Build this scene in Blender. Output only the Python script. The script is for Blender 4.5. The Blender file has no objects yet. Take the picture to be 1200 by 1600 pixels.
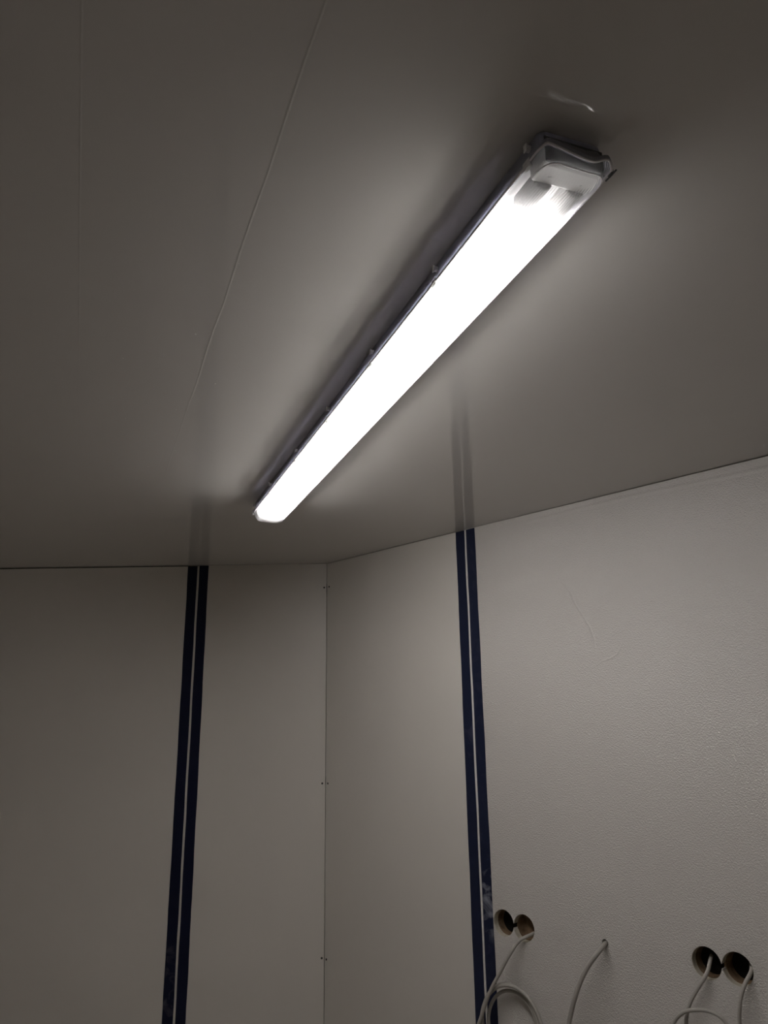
import bpy, bmesh, math, random
from mathutils import Vector, Matrix

random.seed(7)
SC = bpy.context.scene
COL = SC.collection

# ------------------------------------------------------------------ camera
EYE = 1.60          # height of the lens above the floor
CEIL = 2.25         # height of the ceiling
cam_data = bpy.data.cameras.new('camera')
cam_data.sensor_fit = 'VERTICAL'
cam_data.sensor_height = 36.0
cam_data.lens = 27.0
cam_data.clip_start = 0.02
cam = bpy.data.objects.new('camera', cam_data)
COL.objects.link(cam)
up_c = Vector((-0.01388751, -0.96055293, 0.27775025)).normalized()   # world up seen in lens axes (x right, y down, z ahead)
fw_c = (Vector((0, 0, 1)) - up_c * up_c.z).normalized()
rt_c = fw_c.cross(up_c)
if rt_c.x < 0:
    rt_c = -rt_c
def lens_to_world(e):
    return Vector((e.dot(rt_c), e.dot(fw_c), e.dot(up_c)))
ax, ay, az = lens_to_world(Vector((1, 0, 0))), lens_to_world(Vector((0, -1, 0))), lens_to_world(Vector((0, 0, -1)))
cam.matrix_world = Matrix(((ax.x, ay.x, az.x, 0), (ax.y, ay.y, az.y, 0), (ax.z, ay.z, az.z, EYE), (0, 0, 0, 1)))
SC.camera = cam

# ------------------------------------------------------------------ world, exposure
world = bpy.data.worlds.new('world')
SC.world = world
world.use_nodes = True
world.node_tree.nodes['Background'].inputs[0].default_value = (0.0, 0.0, 0.0, 1)
world.node_tree.nodes['Background'].inputs[1].default_value = 0.0
SC.view_settings.view_transform = 'Standard'
SC.view_settings.look = 'None'
SC.view_settings.gamma = 1.0
SC.view_settings.use_curve_mapping = False
SC.view_settings.exposure = 0.0
TUBE_POWER = 39.5

# ------------------------------------------------------------------ materials
def new_mat(name):
    m = bpy.data.materials.new(name)
    m.use_nodes = True
    nt = m.node_tree
    return m, nt, nt.nodes, nt.links, nt.nodes['Principled BSDF']

def plain(name, col, rough=0.5, spec=0.5, bump=0.0, bscale=200.0, vary=0.0, vscale=6.0, metal=0.0):
    m, nt, N, L, p = new_mat(name)
    p.inputs['Base Color'].default_value = (*col, 1)
    p.inputs['Roughness'].default_value = rough
    p.inputs['Specular IOR Level'].default_value = spec
    p.inputs['Metallic'].default_value = metal
    tc = N.new('ShaderNodeTexCoord')
    if vary:
        n = N.new('ShaderNodeTexNoise'); n.inputs['Scale'].default_value = vscale; n.inputs['Detail'].default_value = 4
        L.new(tc.outputs['Object'], n.inputs['Vector'])
        r = N.new('ShaderNodeValToRGB')
        r.color_ramp.elements[0].position = 0.3; r.color_ramp.elements[1].position = 0.7
        r.color_ramp.elements[0].color = (*[c * (1 - vary) for c in col], 1)
        r.color_ramp.elements[1].color = (*[min(1, c * (1 + vary)) for c in col], 1)
        L.new(n.outputs['Fac'], r.inputs[0]); L.new(r.outputs[0], p.inputs['Base Color'])
    if bump:
        n = N.new('ShaderNodeTexNoise'); n.inputs['Scale'].default_value = bscale; n.inputs['Detail'].default_value = 3
        L.new(tc.outputs['Object'], n.inputs['Vector'])
        b = N.new('ShaderNodeBump'); b.inputs['Strength'].default_value = bump; b.inputs['Distance'].default_value = 0.001
        L.new(n.outputs['Fac'], b.inputs['Height']); L.new(b.outputs[0], p.inputs['Normal'])
    return m

WALLC = (0.71, 0.675, 0.615)
M_CEIL = plain('glossy_ceiling_film', (0.63, 0.605, 0.57), rough=0.02, spec=0.42, bump=0.012, bscale=6.0, vary=0.02, vscale=2.0)
M_WALL = plain('smooth_wall_panel', WALLC, rough=0.42, spec=0.4, bump=0.12, bscale=420.0, vary=0.02, vscale=3.0)
M_EDGE = plain('panel_edge', (0.55, 0.52, 0.47), rough=0.6)
M_FLOOR = plain('grey_floor', (0.42, 0.395, 0.36), rough=0.6, vary=0.1)
M_BACKWALL = plain('back_wall_paint', (0.58, 0.55, 0.505), rough=0.6)
M_DARK = plain('dark_gap', (0.012, 0.011, 0.010), rough=0.9, spec=0.1)
M_FOAM = plain('brown_insulation', (0.17, 0.115, 0.070), rough=0.95, spec=0.1, bump=0.6, bscale=160, vary=0.35, vscale=60)
M_RIM = plain('pale_cut_rim', (0.50, 0.46, 0.37), rough=0.55, vary=0.2, vscale=70)
M_BEAD = plain('pale_joint_bead', (0.74, 0.72, 0.69), rough=0.35)
M_CABLE = plain('grey_cable_sheath', (0.40, 0.375, 0.335), rough=0.5, spec=0.4, vary=0.06, vscale=25)
M_CONDUIT = plain('grey_heavy_cable_sheath', (0.36, 0.335, 0.30), rough=0.5, spec=0.4, vary=0.06, vscale=25)
M_HOUSE = plain('grey_luminaire_housing', (0.34, 0.34, 0.37), rough=0.45)
M_HOLDER_SHADE = plain('holder_front_shade', (0.10, 0.10, 0.105), rough=0.6)  # dark colour stands in for shade on the lampholder's front
M_TRAY = plain('white_reflector_tray', (0.88, 0.88, 0.88), rough=0.4)
M_HOLDER = plain('white_lampholder_plastic', (0.66, 0.65, 0.63), rough=0.35)
M_CLIP = plain('pale_clip', (0.92, 0.91, 0.89), rough=0.3)
_p = M_CLIP.node_tree; _t = _p.nodes.new('ShaderNodeBsdfTranslucent'); _t.inputs[0].default_value = (.9, .9, .9, 1)
_m = _p.nodes.new('ShaderNodeMixShader'); _m.inputs[0].default_value = 0.45        # thin milky plastic
_p.links.new(_p.nodes['Principled BSDF'].outputs[0], _m.inputs[1]); _p.links.new(_t.outputs[0], _m.inputs[2]); _p.links.new(_m.outputs[0], _p.nodes['Material Output'].inputs[0])
_p = M_HOUSE.node_tree; _t = _p.nodes.new('ShaderNodeBsdfTranslucent'); _t.inputs[0].default_value = (.74, .74, .84, 1)
_m = _p.nodes.new('ShaderNodeMixShader'); _m.inputs[0].default_value = 0.26        # thin grey polycarbonate lets a little light through
_p.links.new(_p.nodes['Principled BSDF'].outputs[0], _m.inputs[1]); _p.links.new(_t.outputs[0], _m.inputs[2]); _p.links.new(_m.outputs[0], _p.nodes['Material Output'].inputs[0])
M_DCLIP = plain('dark_clip', (0.06, 0.06, 0.065), rough=0.4)
M_LEVER = plain('white_lever', (0.95, 0.94, 0.92), rough=0.3)
M_SCREW = plain('dark_screw', (0.03, 0.026, 0.022), rough=0.5)

def textured_panel():
    m, nt, N, L, p = new_mat('textured_wall_panel')
    p.inputs['Base Color'].default_value = (0.62, 0.59, 0.55, 1)
    p.inputs['Roughness'].default_value = 0.14
    p.inputs['Specular IOR Level'].default_value = 0.5
    tc = N.new('ShaderNodeTexCoord')
    a = N.new('ShaderNodeTexNoise'); a.inputs['Scale'].default_value = 250; a.inputs['Detail'].default_value = 2
    v = N.new('ShaderNodeTexVoronoi'); v.inputs['Scale'].default_value = 360
    c = N.new('ShaderNodeTexNoise'); c.inputs['Scale'].default_value = 5; c.inputs['Detail'].default_value = 3
    for n in (a, v, c): L.new(tc.outputs['Object'], n.inputs['Vector'])
    s1 = N.new('ShaderNodeMath'); s1.operation = 'MULTIPLY'; s1.inputs[1].default_value = 0.5
    L.new(v.outputs['Distance'], s1.inputs[0])
    s2 = N.new('ShaderNodeMath'); s2.operation = 'ADD'
    L.new(a.outputs['Fac'], s2.inputs[0]); L.new(s1.outputs[0], s2.inputs[1])
    b1 = N.new('ShaderNodeBump'); b1.inputs['Distance'].default_value = 0.0024; b1.inputs['Strength'].default_value = 0.65
    L.new(s2.outputs[0], b1.inputs['Height'])
    b2 = N.new('ShaderNodeBump'); b2.inputs['Distance'].default_value = 0.004; b2.inputs['Strength'].default_value = 0.25
    L.new(c.outputs['Fac'], b2.inputs['Height']); L.new(b1.outputs[0], b2.inputs['Normal'])
    L.new(b2.outputs[0], p.inputs['Normal'])
    return m
M_TEX = textured_panel()

def film_mat(name, base, smear, z0, z1, amount):
    """navy protective film; chalky smears between heights z0 and z1"""
    m, nt, N, L, p = new_mat(name)
    tc = N.new('ShaderNodeTexCoord')
    n = N.new('ShaderNodeTexNoise'); n.inputs['Scale'].default_value = 22; n.inputs['Detail'].default_value = 5; n.inputs['Distortion'].default_value = 1.2
    L.new(tc.outputs['Object'], n.inputs['Vector'])
    r = N.new('ShaderNodeValToRGB'); r.color_ramp.elements[0].position = 0.50; r.color_ramp.elements[1].position = 0.78
    L.new(n.outputs['Fac'], r.inputs[0])
    sx = N.new('ShaderNodeSeparateXYZ'); L.new(tc.outputs['Object'], sx.inputs[0])
    lo = N.new('ShaderNodeMapRange'); lo.inputs['From Min'].default_value = z0; lo.inputs['From Max'].default_value = z0 + 0.06
    hi = N.new('ShaderNodeMapRange'); hi.inputs['From Min'].default_value = z1; hi.inputs['From Max'].default_value = z1 - 0.06
    L.new(sx.outputs['Z'], lo.inputs['Value']); L.new(sx.outputs['Z'], hi.inputs['Value'])
    m1 = N.new('ShaderNodeMath'); m1.operation = 'MULTIPLY'; L.new(lo.outputs[0], m1.inputs[0]); L.new(hi.outputs[0], m1.inputs[1])
    m2 = N.new('ShaderNodeMath'); m2.operation = 'MULTIPLY_ADD'; L.new(m1.outputs[0], m2.inputs[0]); m2.inputs[1].default_value = amount; m2.inputs[2].default_value = 0.04
    m3 = N.new('ShaderNodeMath'); m3.operation = 'MULTIPLY'; L.new(r.outputs[0], m3.inputs[0]); L.new(m2.outputs[0], m3.inputs[1])
    mx = N.new('ShaderNodeMix'); mx.data_type = 'RGBA'
    mx.inputs[6].default_value = (*base, 1); mx.inputs[7].default_value = (*smear, 1)
    L.new(m3.outputs[0], mx.inputs[0]); L.new(mx.outputs[2], p.inputs['Base Color'])
    p.inputs['Roughness'].default_value = 0.38
    p.inputs['Specular IOR Level'].default_value = 0.2
    b = N.new('ShaderNodeBump'); b.inputs['Distance'].default_value = 0.002; b.inputs['Strength'].default_value = 0.2
    L.new(n.outputs['Fac'], b.inputs['Height']); L.new(b.outputs[0], p.inputs['Normal'])
    return m

M_TUBE = bpy.data.materials.new('lit_tube'); M_TUBE.use_nodes = True
_n = M_TUBE.node_tree.nodes; _n.remove(_n['Principled BSDF'])
_e = _n.new('ShaderNodeEmission'); _e.inputs[0].default_value = (1.0, 0.97, 0.95, 1); _e.inputs[1].default_value = TUBE_POWER
M_TUBE.node_tree.links.new(_e.outputs[0], _n['Material Output'].inputs[0])

def cap_mat():
    m, nt, N, L, p = new_mat('ribbed_tube_cap')
    p.inputs['Base Color'].default_value = (0.36, 0.355, 0.35, 1)
    p.inputs['Roughness'].default_value = 0.5
    return m
M_CAP = cap_mat()

def cover_mat():
    """clear ribbed polycarbonate: mostly see-through, a little milky, glossy outside"""
    m, nt, N, L, p = new_mat('clear_ribbed_cover')
    N.remove(p)
    out = N['Material Output']
    tr = N.new('ShaderNodeBsdfTransparent'); tr.inputs[0].default_value = (0.95, 0.95, 0.96, 1)
    tl = N.new('ShaderNodeBsdfTranslucent'); tl.inputs[0].default_value = (0.92, 0.92, 0.92, 1)
    gl = N.new('ShaderNodeBsdfGlossy'); gl.inputs['Roughness'].default_value = 0.28; gl.inputs[0].default_value = (1, 1, 1, 1)
    tc = N.new('ShaderNodeTexCoord')
    mp = N.new('ShaderNodeMapping'); mp.inputs['Scale'].default_value = (0, 1, 0)
    L.new(tc.outputs['Object'], mp.inputs[0])
    w = N.new('ShaderNodeTexWave'); w.bands_direction = 'Y'; w.inputs['Scale'].default_value = 95; w.inputs['Distortion'].default_value = 0
    L.new(mp.outputs[0], w.inputs['Vector'])
    rib = N.new('ShaderNodeMapRange'); rib.inputs['To Min'].default_value = 0.205; rib.inputs['To Max'].default_value = 0.23
    L.new(w.outputs['Fac'], rib.inputs['Value'])
    m1 = N.new('ShaderNodeMixShader'); L.new(rib.outputs[0], m1.inputs[0]); L.new(tr.outputs[0], m1.inputs[1]); L.new(tl.outputs[0], m1.inputs[2])
    fr = N.new('ShaderNodeFresnel'); fr.inputs['IOR'].default_value = 1.35
    m2 = N.new('ShaderNodeMixShader'); L.new(fr.outputs[0], m2.inputs[0]); L.new(m1.outputs[0], m2.inputs[1]); L.new(gl.outputs[0], m2.inputs[2])
    L.new(m2.outputs[0], out.inputs[0])
    return m
M_COVER = cover_mat()
M_RIMLINE = plain('pale_rim_and_highlight', (0.78, 0.75, 0.76), rough=0.25)

# ------------------------------------------------------------------ helpers
def link(name, me, mat=None, parent=None, loc=None, rotz=None):
    o = bpy.data.objects.new(name, me)
    COL.objects.link(o)
    if mat is not None and not me.materials:
        me.materials.append(mat)
    if parent: o.parent = parent
    if loc: o.location = loc
    if rotz is not None: o.rotation_euler = (0, 0, rotz)
    return o

def from_bm(name, bm, mat, parent=None, loc=None, rotz=None, smooth=False):
    bmesh.ops.recalc_face_normals(bm, faces=bm.faces)
    me = bpy.data.meshes.new(name)
    bm.to_mesh(me); bm.free()
    if smooth:
        for p in me.polygons: p.use_smooth = True
    return link(name, me, mat, parent, loc, rotz)

def tag(o, label=None, cat=None, group=None, kind=None):
    if label: o['label'] = label
    if cat: o['category'] = cat
    if group: o['group'] = group
    if kind: o['kind'] = kind
    return o

def add_box(bm, x0, x1, y0, y1, z0, z1, bevel=0.0):
    r = bmesh.ops.create_cube(bm, size=1)
    for v in r['verts']:
        v.co = Vector(((x0 + x1) / 2 + v.co.x * (x1 - x0), (y0 + y1) / 2 + v.co.y * (y1 - y0), (z0 + z1) / 2 + v.co.z * (z1 - z0)))
    if bevel:
        es = list({e for v in r['verts'] for e in v.link_edges})
        bmesh.ops.bevel(bm, geom=es, offset=bevel, segments=2, affect='EDGES', profile=0.5)

def box(name, dims, mat, parent=None, bevel=0.0, loc=None, rotz=None):
    bm = bmesh.new(); add_box(bm, *dims, bevel=bevel)
    return from_bm(name, bm, mat, parent, loc, rotz)

def catmull(P, sub=8):
    P = [Vector(p) for p in P]
    Q = [P[0] * 2 - P[1]] + P + [P[-1] * 2 - P[-2]]
    out = []
    for i in range(1, len(Q) - 2):
        a, b, c, d = Q[i - 1], Q[i], Q[i + 1], Q[i + 2]
        for k in range(sub):
            t = k / sub
            out.append(0.5 * ((2 * b) + (c - a) * t + (2 * a - 5 * b + 4 * c - d) * t * t + (3 * b - a - 3 * c + d) * t ** 3))
    out.append(P[-1])
    return out

def tube_bm(path, r, n=14, closed=False):
    bm = bmesh.new()
    rings = []
    up = Vector((0.13, 0.2, 0.97)).normalized()
    N = len(path)
    for i, p in enumerate(path):
        a = path[(i - 1) % N] if (closed or i > 0) else p
        b = path[(i + 1) % N] if (closed or i < N - 1) else p
        t = (b - a).normalized()
        u = (up - t * up.dot(t))
        if u.length < 1e-4: u = t.orthogonal()
        u.normalize(); up = u
        w = t.cross(u)
        rings.append([bm.verts.new(p + (u * math.cos(2 * math.pi * k / n) + w * math.sin(2 * math.pi * k / n)) * r) for k in range(n)])
    m = N if closed else N - 1
    for i in range(m):
        A, B = rings[i], rings[(i + 1) % N]
        off = 0
        if closed and i == N - 1:      # align the twist of the last ring with the first
            off = min(range(n), key=lambda q: (A[0].co - B[q].co).length)
        for k in range(n):
            bm.faces.new((A[k], A[(k + 1) % n], B[(k + 1 + off) % n], B[(k + off) % n]))
    if not closed:
        bm.faces.new(rings[0]); bm.faces.new(rings[-1])
    return bm

def ridge(name, pts, frame, width, height, mat, parent, kind=None):
    """low soft fold along pts; frame(p, side, h) gives the 3-D point"""
    bm = bmesh.new()
    prof = [(-1, -0.05), (-0.5, 0.35), (-0.18, 0.9), (0, 1), (0.18, 0.9), (0.5, 0.35), (1, -0.05)]
    rows = []
    for i, p in enumerate(pts):
        a = Vector(pts[max(i - 1, 0)]); b = Vector(pts[min(i + 1, len(pts) - 1)])
        t = (b - a).normalized(); s = Vector((-t.y, t.x))
        fade = min(1.0, i / 2, (len(pts) - 1 - i) / 2)
        rows.append([bm.verts.new(frame(Vector(p) + s * q * width, hh * height * fade - 0.00002)) for q, hh in prof])
    for i in range(len(rows) - 1):
        for k in range(len(prof) - 1):
            bm.faces.new((rows[i][k], rows[i][k + 1], rows[i + 1][k + 1], rows[i + 1][k]))
    return from_bm(name, bm, mat, parent, smooth=True)

# ------------------------------------------------------------------ room shell
CORNER = Vector((-0.228, 2.969, 0))
SQ = math.sqrt(0.5)
T = 0.08             # panel thickness

# ceiling: one slab, with the two long folds of its film running parallel to the lamp
A = Vector((-0.3633, 0.9317)); B = Vector((0.9317, 0.3633))
ceiling = tag(box('ceiling', (-2.2, 2.2, -1.8, 3.3, CEIL, CEIL + T), M_CEIL), kind='structure')
def ceil_frame(p, h):       # p = (along, across)
    q = A * p.x + B * p.y
    return Vector((q.x, q.y, CEIL - h))
def wavy(b, a0, a1, n, amp):
    return [(a0 + (a1 - a0) * i / n, b + amp * math.sin(i * 1.7) * random.uniform(0.3, 1)) for i in range(n + 1)]
ridge('film_fold', wavy(0.1555, -0.2, 2.05, 28, 0.0016), ceil_frame, 0.0026, 0.00018, M_CEIL, ceiling)
ridge('film_fold', wavy(-0.054, -0.4, 1.9, 12, 0.0004), ceil_frame, 0.0024, 0.00012, M_CEIL, ceiling)
ridge('film_fold', [(1.705, 0.205), (1.725, 0.222), (1.735, 0.236), (1.74, 0.243), (1.75, 0.25)], ceil_frame, 0.004, 0.0003, M_CEIL, ceiling)
ridge('film_fold', [(1.62, 0.73), (1.64, 0.75), (1.65, 0.775), (1.67, 0.80), (1.70, 0.82)], ceil_frame, 0.005, 0.0003, M_CEIL, ceiling)
bm = bmesh.new()
for (a_, b_, r_) in [(1.19, .128, .0022), (1.37, .19, .0018), (1.52, .135, .0014), (1.32, .02, .0013), (1.60, .04, .0013), (0.965, .158, .0009), (1.76, .16, .0014), (1.9, .11, .0014)]:
    q = A * a_ + B * b_
    bmesh.ops.create_uvsphere(bm, u_segments=8, v_segments=5, radius=r_, matrix=Matrix.Translation((q.x, q.y, CEIL)) @ Matrix.Scale(0.35, 4, (0, 0, 1)))
tag(from_bm('dust_speck', bm, M_BEAD, ceiling, smooth=True), kind='stuff')

floor = tag(box('floor', (-2.2, 2.2, -1.8, 3.3, -0.1, 0.0), M_FLOOR), kind='structure')
tag(box('wall_back', (-2.0, 2.0, -1.6, -1.5, 0, CEIL), M_BACKWALL), kind='structure')
tag(box('wall_west', (-2.05, -1.95, -1.5, 3.05, 0, CEIL), M_BACKWALL), kind='structure')
tag(box('wall_east', (1.75, 1.85, -1.5, 1.15, 0, CEIL), M_BACKWALL), kind='structure')

# local frames of the two visible walls: x runs along the wall from the corner
ROT_L, ROT_R = math.pi, -math.pi / 4
SL = lambda out: out          # left wall: +y points into the room
SR = lambda out: -out         # right wall: -y points into the room

def wall_root(name, length, sgn, rot):
    bm = bmesh.new()
    y0, y1 = sorted((sgn * -(T + 0.02), sgn * -(T + 0.001)))
    add_box(bm, 0.0, length, y0, y1, 0, CEIL)
    o = from_bm(name, bm, M_DARK, None, CORNER.copy(), rot)
    return tag(o, kind='structure')
wall_left = wall_root('wall_left', 1.75, 1, ROT_L)
wall_right = wall_root('wall_right', 2.85, -1, ROT_R)

def panel(parent, sgn, s0, s1, ztop0, ztop1, mat):
    """sandwich panel; its top edge may run a little off the ceiling"""
    bm = bmesh.new()
    y0, y1 = sorted((0.0, -sgn * T))
    add_box(bm, s0, s1, y0, y1, 0.002, CEIL)
    for v in bm.verts:
        if v.co.z > 1: v.co.z = ztop0 if abs(v.co.x - s0) < 1e-6 else ztop1
    edges = [e for e in bm.edges if all(abs(v.co.y) < 1e-6 for v in e.verts)]
    bmesh.ops.bevel(bm, geom=edges, offset=0.0004, segments=1, affect='EDGES')
    return from_bm('panel', bm, mat, parent)
panel(wall_left, 1, 0.0007, 0.5062, CEIL - .0004, CEIL - .0004, M_WALL)
panel(wall_left, 1, 0.5076, 1.73, CEIL - .0034, CEIL - .0040, M_WALL)
panel(wall_right, -1, 0.0007, 0.7015, CEIL - .0010, CEIL - .0013, M_WALL)
big = panel(wall_right, -1, 0.7029, 2.80, CEIL - .0004, CEIL - .0046, M_TEX)

# cable openings bored through the big panel
HOLES = [(0.7785, 1.0805, 0.0350), (0.8475, 1.0770, 0.0350), (1.3600, 1.0785, 0.0352), (1.4310, 1.0785, 0.0352)]
PIN = (1.0985, 1.0795, 0.0090)
def cyl(bm, s, z, r, y0, y1, n=40):
    m = Matrix.Translation((s, (y0 + y1) / 2, z)) @ Matrix.Rotation(math.pi / 2, 4, 'X')
    bmesh.ops.create_cone(bm, cap_ends=True, segments=n, radius1=r, radius2=r, depth=abs(y1 - y0), matrix=m)
def bore(target, s, z, r, depth):
    bm = bmesh.new(); cyl(bm, s, z, r, -0.01, depth, 48)
    c = from_bm('cutter', bm, M_FOAM, wall_right)
    md = target.modifiers.new('b', 'BOOLEAN'); md.operation = 'DIFFERENCE'; md.object = c; md.solver = 'EXACT'
    bpy.context.view_layer.update()
    dg = bpy.context.evaluated_depsgraph_get()
    me = bpy.data.meshes.new_from_object(target.evaluated_get(dg))
    target.modifiers.clear(); target.data = me
    bpy.data.objects.remove(c)
for s, z, r in HOLES: bore(big, s, z, r, 0.062)
bore(big, PIN[0], PIN[1], PIN[2], 0.05)
for (a_, b_) in ((0, 1), (2, 3)):     # the bores of a pair run into each other in a short slot
    s = (HOLES[a_][0] + HOLES[b_][0]) / 2
    bore(big, s, 1.0785, 0.0050, 0.022)

def liner(s, z, r, gap_side, back, depth):
    """pale cut rim at the face, brown foam wall behind it, dark hollow at the back"""
    def ring(y0, y1, ra, rb, mat, name, parent, gap_side=0):
        bm = bmesh.new(); n = 48; rows = []
        for (y, q) in ((y0, ra), (y1, rb), (y1, r + 0.0002), (y0, r + 0.0002)):
            rows.append([bm.verts.new((s + q * math.cos(2 * math.pi * k / n), y, z + q * math.sin(2 * math.pi * k / n))) for k in range(n)])
        for i in range(4):
            for k in range(n):
                ang = 2 * math.pi * (k + 0.5) / n
                if gap_side and math.cos(ang) * gap_side > 0.972: continue
                bm.faces.new((rows[i][k], rows[i][(k + 1) % n], rows[(i + 1) % 4][(k + 1) % n], rows[(i + 1) % 4][k]))
        return from_bm(name, bm, mat, parent, smooth=False)
    rim = ring(0.0012, 0.019, r - 0.0009, r - 0.0012, M_RIM, 'hole_rim', big, gap_side)
    ring(0.019, depth + .002, r - 0.0022, r - 0.0040, M_FOAM, 'foam_lining', big)
    bm = bmesh.new(); cyl(bm, s, z, r - 0.0028, depth, depth + .002, 32)
    from_bm('hollow_back', bm, back, big)
liner(*HOLES[0], 1, M_DARK, .042); liner(*HOLES[1], -1, M_FOAM, .032)
liner(*HOLES[2], 1, M_DARK, .044); liner(*HOLES[3], -1, M_DARK, .050)

# joints between the panels
bm = bmesh.new()
add_box(bm, 0.7005, 0.7045, -0.0014, 0.001, 0.01, CEIL - 0.002, 0.0005)
tag(from_bm('joint_bead', bm, M_BEAD, wall_right), 'white bead in the joint between two panels')
# split at the room corner, just under the ceiling and at two lower spots
def corner_gap(z0, z1, w):
    bm = bmesh.new()
    pts = [(0, z0), (w, z0 + (z1 - z0) * .3), (w, z0 + (z1 - z0) * .7), (0, z1), (-w, z0 + (z1 - z0) * .7), (-w, z0 + (z1 - z0) * .3)]
    a = [bm.verts.new((x, 0.0006, z)) for x, z in pts]; b = [bm.verts.new((x, -0.010, z)) for x, z in pts]
    bm.faces.new(a); bm.faces.new(b[::-1])
    for i in range(6): bm.faces.new((a[i], b[i], b[(i + 1) % 6], a[(i + 1) % 6]))
    from_bm('corner_gap', bm, M_DARK, wall_left)
corner_gap(2.118, 2.172, 0.0011); corner_gap(1.425, 1.455, 0.0006)

# faint folds in the protective film over the big panel
def right_frame(p, h): return Vector((p.x, -h, p.y))
ridge('film_fold', [(0.76 + i * 0.1, CEIL - 0.020 - 0.003 * math.sin(i * .9) - 0.001 * i) for i in range(14)], right_frame, 0.009, 0.0016, M_TEX, big)
ridge('film_fold', [(1.02, 2.06), (1.05, 2.03), (1.08, 1.99), (1.095, 1.95), (1.115, 1.915), (1.135, 1.88), (1.145, 1.845), (1.145, 1.81), (1.142, 1.79)], right_frame, 0.005, 0.0014, M_TEX, big)
ridge('film_fold', [(1.142, 1.775), (1.165, 1.785), (1.19, 1.79), (1.21, 1.80), (1.225, 1.82), (1.23, 1.84)], right_frame, 0.004, 0.0012, M_TEX, big)

# ------------------------------------------------------------------ navy film strips either side of each joint
def film(root_rot, sgn, s0, s1, ztop, mat, label):
    bm = bmesh.new(); n = 60
    def j(k): return 0.0005 * math.sin(k * 0.8 + s0 * 40) + random.uniform(-.0003, .0003)
    rows = []
    for k in range(n + 1):
        z = 0.01 + (ztop - 0.01) * k / n
        xa, xb = s0 + j(k), s1 + j(k + 11)
        rows.append([bm.verts.new((x, y, z)) for x, y in ((xa, 0), (xa, sgn * .0005), (xb, sgn * .0005), (xb, 0))])
    for k in range(n):
        for q in range(4):
            bm.faces.new((rows[k][q], rows[k][(q + 1) % 4], rows[k + 1][(q + 1) % 4], rows[k + 1][q]))
    bm.faces.new(rows[0]); bm.faces.new(rows[-1])
    o = from_bm('film_strip', bm, mat, None, CORNER + Vector((0, 0, 0)), root_rot)
    return tag(o, label, 'film strip', 'navy film strips along the panel joints')
NAVY = (0.006, 0.008, 0.026); NAVY2 = (0.011, 0.015, 0.038)
film(ROT_L, 1, 0.5110, 0.5480, CEIL - .0040, film_mat('navy_film_dusty', NAVY, (0.10, 0.10, 0.12), 0.6, 0.95, 0.5), 'outer navy film strip on the left wall, left of its pale panel joint')
film(ROT_L, 1, 0.4670, 0.5030, CEIL - .0012, film_mat('navy_film_dark', NAVY, (0.08, 0.08, 0.11), 0.0, 0.1, 0.2), 'navy film strip on the left wall, between its pale joint and the room corner')
film(ROT_R, -1, 0.6620, 0.6985, CEIL - .0020, film_mat('navy_film_clean', NAVY2, (0.08, 0.08, 0.12), 1.5, 1.7, 0.4), 'navy film strip on the right wall, on the corner side of the white joint bead')
film(ROT_R, -1, 0.7065, 0.7425, CEIL - .0020, film_mat('navy_film_smeared', NAVY2, (0.30, 0.31, 0.36), 1.02, 1.24, 1.0), 'chalk-smeared navy film strip touching the leftmost round cable hole')

# ------------------------------------------------------------------ screws either side of the corner
def screw(rot, sgn, s, z, label):
    bm = bmesh.new()
    n = 16; prof = [(0.0, 0.0006), (0.0010, 0.0006), (0.0013, 0.0013), (0.0030, 0.0011), (0.0036, 0.0002), (0.0036, -0.002)]
    rows = [[bm.verts.new((r * math.cos(2 * math.pi * k / n), sgn * h, r * math.sin(2 * math.pi * k / n))) for k in range(n)] for r, h in prof[1:]]
    bm.faces.new(rows[0])
    for i in range(len(rows) - 1):
        for k in range(n): bm.faces.new((rows[i][k], rows[i][(k + 1) % n], rows[i + 1][(k + 1) % n], rows[i + 1][k]))
    bm.faces.new(rows[-1])
    off = Matrix.Rotation(rot, 4, 'Z') @ Vector((s, 0, z))
    o = from_bm('screw', bm, M_SCREW, None, CORNER + off, rot, smooth=True)
    return tag(o, label, 'screw', 'dark screws beside the room corner')
screw(ROT_L, 1, 0.0105, 2.154, 'dark screw head left of the corner line, topmost, near the ceiling')
screw(ROT_L, 1, 0.0120, 1.430, 'dark screw head left of the corner line, midway down the wall')
screw(ROT_L, 1, 0.0090, 0.861, 'dark screw head left of the corner line, lowest, near the picture bottom')
screw(ROT_R, -1, 0.0135, 2.155, 'dark screw head right of the corner line, topmost, near the ceiling')
screw(ROT_R, -1, 0.0130, 1.430, 'dark screw head right of the corner line, midway down the wall')
screw(ROT_R, -1, 0.0110, 0.859, 'dark screw head right of the corner line, lowest, near the picture bottom')

# ------------------------------------------------------------------ ceiling luminaire
HL, HW = 0.772, 0.0485
ZF = -0.035                      # flange plane below the ceiling
c2 = A * 1.3560 + B * 0.4675
lamp = bpy.data.objects.new('ceiling_light', None)
COL.objects.link(lamp)
lamp.location = (c2.x, c2.y, CEIL)
lamp.rotation_euler = (0, 0, math.atan2(A.y, A.x))
tag(lamp, 'long lit twin-tube batten light with clear cover fixed to the ceiling', 'ceiling light')

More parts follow.
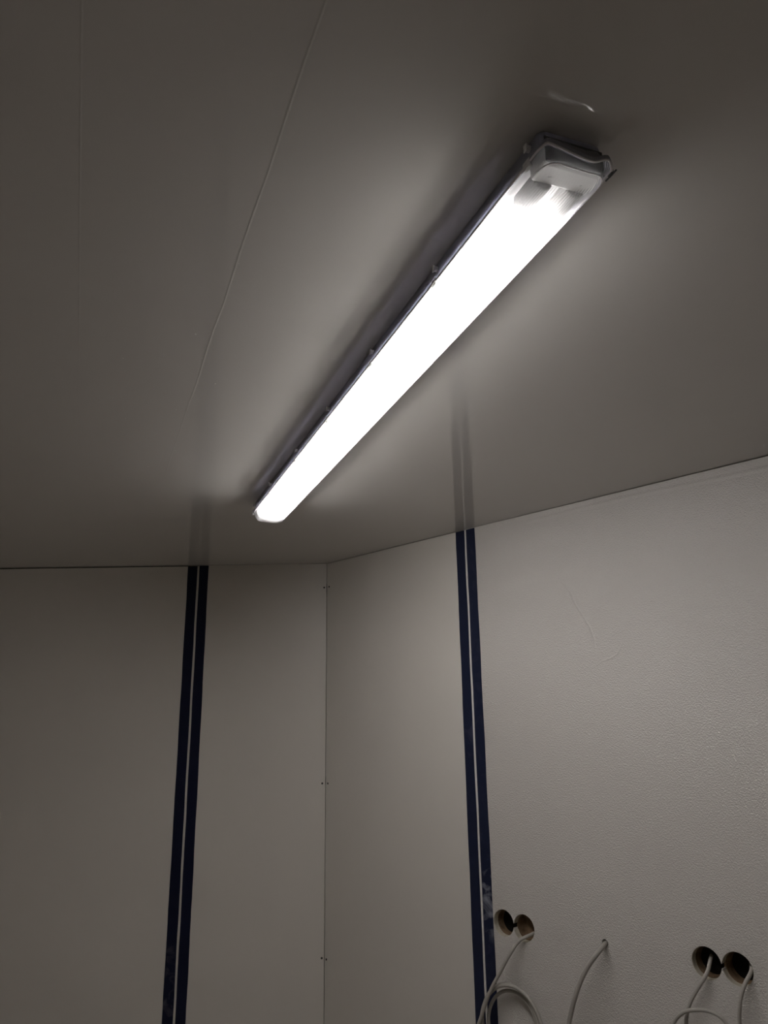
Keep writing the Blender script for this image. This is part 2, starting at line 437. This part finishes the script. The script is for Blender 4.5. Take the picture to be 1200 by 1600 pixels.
def zrim(x, y, hl):
    w = max(0.0, min(1.0, (abs(x) - (hl - 0.030)) / 0.026)); w = w * w * (3 - 2 * w)
    K = [(-.0500, .0010), (-.0400, .0085), (-.0170, -.0005), (.0400, .0075), (.0500, .0005)]
    for (y0, h0), (y1, h1) in zip(K, K[1:]):
        if y <= y1:
            t = max(0.0, (y - y0) / (y1 - y0)); t = t * t * (3 - 2 * t)
            return w * (h0 + (h1 - h0) * t)
    return w * K[-1][1]
NC, NE, NS = 8, 16, 40
def plan_ring(hl, hw, r):
    r = min(r, hw * 0.98)
    pts = []
    def arc(cx, cy, a0):
        for k in range(NC): pts.append((cx + r * math.cos(a0 + k / NC * math.pi / 2), cy + r * math.sin(a0 + k / NC * math.pi / 2)))
    arc(hl - r, hw - r, 0)
    for k in range(NS): pts.append((hl - r - 2 * (hl - r) * k / NS, hw))
    arc(-hl + r, hw - r, math.pi / 2)
    for k in range(NE): pts.append((-hl, hw - r - 2 * (hw - r) * k / NE))
    arc(-hl + r, -hw + r, math.pi)
    for k in range(NS): pts.append((-hl + r + 2 * (hl - r) * k / NS, -hw))
    arc(hl - r, -hw + r, 3 * math.pi / 2)
    for k in range(NE): pts.append((hl, -hw + r + 2 * (hw - r) * k / NE))
    return pts
def loft(levels, cap_first, cap_last):
    """levels: (half length, half width, corner r, z, weight of the wavy rim)"""
    bm = bmesh.new(); rows = []
    for hl, hw, r, z, w in levels:
        rows.append([bm.verts.new((x, y, z + w * zrim(x, y, hl))) for x, y in plan_ring(hl, hw, r)])
    n = len(rows[0])
    for i in range(len(rows) - 1):
        for k in range(n): bm.faces.new((rows[i][k], rows[i][(k + 1) % n], rows[i + 1][(k + 1) % n], rows[i + 1][k]))
    def cap(row):
        c = [row[k] for k in range(n)]
        bm.faces.new(c)
    if cap_first: cap(rows[0])
    if cap_last: cap(rows[-1])
    return bm
# housing: shell open towards the room
housing = from_bm('housing', loft([
    (HL - .012, HW - .008, .010, -0.0002, 0), (HL - .009, HW - .006, .012, -0.004, 0), (HL - .006, HW - .0045, .013, ZF + .012, .6),
    (HL - .005, HW - .0040, .013, ZF + .0075, 1), (HL + .0005, HW + .0010, .010, ZF + .0060, 1), (HL + .001, HW + .0015, .010, ZF + .0005, 1),
    (HL - .004, HW - .0035, .013, ZF + .0005, 1), (HL - .008, HW - .0060, .012, ZF + .012, .6), (HL - .014, HW - .010, .010, -0.003, 0)], True, True),
    M_HOUSE, lamp, smooth=False)
tag(housing, 'dark grey moulded housing')
cover = from_bm('cover', loft([
    (HL, HW, .0095, ZF, 1), (HL - .0015, HW - .0040, .013, ZF - .0065, .6), (HL - .0035, HW - .0085, .018, ZF - .0140, .2),
    (HL - .0070, HW - .0130, .016, ZF - .0195, 0), (HL - .013, HW - .0190, .011, ZF - .0225, 0), (HL - .020, HW - .0280, .010, ZF - .0240, 0),
    (HL - .030, HW - .0380, .007, ZF - .0250, 0)], False, True), M_COVER, lamp, smooth=True)
tag(cover, 'clear ribbed cover over the tubes')
rp = [Vector((x, y, ZF + zrim(x, y, HL) - .0004)) for x, y in plan_ring(HL, HW + .0004, .0095)]
from_bm('cover_rim', tube_bm(rp, 0.0016, 8, closed=True), M_RIMLINE, lamp, smooth=True)
for sx in (-1, 1):                            # pale bead drawn in as the highlight where end face meets bottom
    ep = [Vector((x, y, ZF - .0140 + .2 * zrim(x, y, HL - .0035))) for x, y in plan_ring(HL - .0035, HW - .0085, .018) if x * sx > HL - .022]
    if sx > 0: ep = sorted(ep, key=lambda v: math.atan2(v.y, v.x - HL + .03))
    else: ep = sorted(ep, key=lambda v: math.atan2(v.y, -v.x - HL + .03))
    from_bm('edge_highlight', tube_bm(ep, 0.0007, 6), M_RIMLINE, cover, smooth=True)
# inside
box('reflector_tray', (-HL + .052, HL - .052, -.0405, .0405, ZF + .0145, ZF + .0165), M_TRAY, lamp)
TY = 0.0215; TZ = ZF - 0.0040
for sx in (-1, 1):
    bm = bmesh.new()
    add_box(bm, *sorted((sx * (HL - .042), sx * (HL - .0090))), -.0390, .0390, ZF - .0105, ZF + .014, .004)
    h = from_bm('lampholder', bm, M_HOLDER, lamp)
    box('front_shade', (*sorted((sx * (HL - .0088), sx * (HL - .0074))), -.0385, .0385, ZF - .0085, ZF + .024), M_HOLDER_SHADE, h)  # dark sheet added to imitate the holder's unlit front face
    for sy in (-1, 1):
        bm = bmesh.new()
        bmesh.ops.create_cone(bm, cap_ends=True, segments=12, radius1=.0022, radius2=.0016, depth=.0014, matrix=Matrix.Translation((sx * (HL - .029), sy * .021, ZF - .0112)))
        from_bm('boss', bm, M_HOLDER, h)
for sy in (-1, 1):
    p = [Vector((-HL + .087, sy * TY, TZ)), Vector((-HL + .40, sy * TY, TZ)), Vector((0, sy * TY, TZ)), Vector((HL - .40, sy * TY, TZ)), Vector((HL - .057, sy * TY, TZ))]
    t = from_bm('tube', tube_bm(p, .0128, 24), M_TUBE, lamp, smooth=True)
    # the tube shines from its lower part only: its back is an opaque white heat sink
    t.data.materials.append(M_HOLDER)
    for f in t.data.polygons:
        if f.normal.z > 0.15: f.material_index = 1
    tag(t, 'glowing white tube')
    for sx in (-1, 1):                       # opaque ribbed cap, one at each end of the tube
        bm = bmesh.new(); n = 56; rows = []
        L0 = 0.046 if sx < 0 else 0.016
        for q, (x, rr) in enumerate(((0.0400, .0120), (0.0425, .0133), (0.0425 + L0 - .003, .0133), (0.0425 + L0, .0126))):
            rows.append([bm.verts.new((sx * (HL - x), sy * TY + math.cos(2 * math.pi * k / n) * (rr - (.0006 if k % 2 else 0)), TZ + math.sin(2 * math.pi * k / n) * (rr - (.0006 if k % 2 else 0)))) for k in range(n)])
        for i in range(3):
            for k in range(n): bm.faces.new((rows[i][k], rows[i][(k + 1) % n], rows[i + 1][(k + 1) % n], rows[i + 1][k]))
        bm.faces.new(rows[0]); bm.faces.new(rows[-1])
        from_bm('tube_cap', bm, M_CAP, t)
# spring clips along the side that faces the camera; the first is built, the rest share its mesh
def clip_bm():
    bm = bmesh.new()
    add_box(bm, -.0070, .0070, .0486, .0504, ZF - .0045, ZF + .0045, .0004)     # jaw over the flange
    add_box(bm, -.0070, .0070, .0462, .0504, ZF - .0060, ZF - .0043, .0004)     # hook under the rim
    add_box(bm, -.0062, -.0030, .0462, .0508, ZF - .0068, ZF - .0055, .0003)
    return bm
def tab_bm():
    bm = bmesh.new()
    add_box(bm, -.0032, .0032, .0486, .0504, ZF + .0170, ZF + .0270, .0006)     # lever tip, stands proud of the housing
    add_box(bm, -.0030, .0030, .0430, .0488, ZF + .0190, ZF + .0250, .0004)
    return bm
POS = [0.614, 0.864, 1.127, 1.385, 1.636, 1.901, 2.108]
src = None
for side in (1,):
    for a_ in POS:
        if src is None:
            c = from_bm('clip', clip_bm(), M_CLIP, lamp); k = from_bm('lever', tab_bm(), M_LEVER, c); src = (c, k)
        else:
            c = src[0].copy(); COL.objects.link(c); k = src[1].copy(); COL.objects.link(k); k.parent = c; c.parent = lamp
        c.location = (a_ - 1.3560, 0, 0)
        if side < 0: c.rotation_euler = (0, 0, math.pi)
# screw-down latch at the near right corner
bm = bmesh.new()
add_box(bm, -HL + .006, -HL + .014, -.0515, -.0480, ZF - .0030, ZF + .005, .001)
add_box(bm, -HL + .000, -HL + .020, -.0510, -.0490, ZF - .0030, ZF - .0012, .0005)
tag(from_bm('latch', bm, M_DCLIP, lamp), 'small dark latch at the corner')

# ------------------------------------------------------------------ cables hanging out of the right wall
def wall_pt(s, z, out): return Vector((s, -out, z + EYE))
def cable(name, pts, r, mat, label, cat='cable', sub=8, group='grey cables out of the right wall'):
    path = catmull([wall_pt(*p) for p in pts], sub)
    o = from_bm(name, tube_bm(path, r, 14), mat, None, CORNER.copy(), ROT_R, smooth=True)
    return tag(o, label, cat, group)

# 1: drops out of the second hole into a coil of three turns
p1 = [(0.863, -0.5375, -.025), (0.8605, -0.5400, -.010), (0.8533, -0.5440, 0.006), (0.8372, -0.5563, 0.017), (0.8169, -0.5906, 0.035), (0.7885, -0.6374, 0.045), (0.764, -0.6771, 0.052), (0.738, -0.7300, 0.056)]
cs, cz = 0.808, -0.768
def coil(turns, start, rad0, o0, step):
    out = []
    n = int(turns * 12)
    for k in range(1, n + 1):
        th = start + 2 * math.pi * k / 12
        rr = rad0 + step * math.sin(k * 0.37) - .0085 * k / 12
        out.append((cs + rr * .93 * math.cos(th) + .004 * math.sin(k * .23), cz + rr * 1.05 * math.sin(th) , o0 - 0.010 * math.cos(th) + 0.007 * math.sin(k * .5) - .0007 * k))
    return out
p1 += coil(3.1, math.pi * 0.93, 0.109, 0.048, 0.006)
cable('cable', p1, 0.0047, M_CABLE, 'pale grey cable looped into a coil, from the hole pair by the navy strip')
# 2: heavier cable out of the small bore
p2 = [(1.0985, -0.5215, -0.046), (1.0985, -0.5215, -0.02), (1.0985, -0.5220, -0.002), (1.0990, -0.5275, 0.017), (1.0898, -0.5439, 0.035), (1.0747, -0.5657, 0.047), (1.0555, -0.6, 0.057),
      (1.036, -0.6438, 0.062), (1.0227, -0.6813, 0.064), (1.0154, -0.7064, 0.065), (1.006, -0.7474, 0.064), (0.995, -0.82, 0.055), (0.99, -0.95, 0.04), (0.99, -1.10, 0.03)]
cable('cable', p2, 0.0061, M_CONDUIT, 'thick single grey cable bending out of the small bore, alone mid-wall')
# 3: out of the third hole, down and back up into one loop
p3 = [(1.3580, -0.5123, -0.035), (1.3615, -0.522, -0.015), (1.3626, -0.5355, 0.003), (1.3547, -0.5536, 0.015), (1.3379, -0.5781, 0.022), (1.3217, -0.6048, 0.026), (1.3126, -0.6286, 0.028),
      (1.3082, -0.6514, 0.028), (1.310, -0.70, 0.028), (1.330, -0.745, 0.03), (1.365, -0.765, 0.034), (1.405, -0.745, 0.038), (1.425, -0.70, 0.04), (1.4225, -0.655, 0.041), (1.409, -0.624, 0.042),
      (1.3949, -0.6115, 0.043), (1.3753, -0.6065, 0.044), (1.3517, -0.6082, 0.045), (1.3209, -0.6171, 0.045), (1.2993, -0.6319, 0.045), (1.2864, -0.65, 0.045), (1.270, -0.69, 0.042), (1.262, -0.78, 0.038), (1.262, -0.95, 0.03)]
cable('cable', p3, 0.0044, M_CABLE, 'pale grey cable from left hole of the right-hand pair, rising again in one arch')
# 4: out of the fourth hole, straight down
p4 = [(1.4470, -0.5145, -0.040), (1.4560, -0.5216, -0.015), (1.4563, -0.5300, 0.003), (1.4505, -0.5425, 0.014), (1.4428, -0.5624, 0.021), (1.437, -0.5851, 0.025), (1.4293, -0.6257, 0.021), (1.428, -0.70, 0.014), (1.44, -0.82, 0.014), (1.45, -0.95, 0.014)]
cable('cable', p4, 0.0044, M_CABLE, 'pale grey cable hanging from the rightmost hole, close to the picture edge')
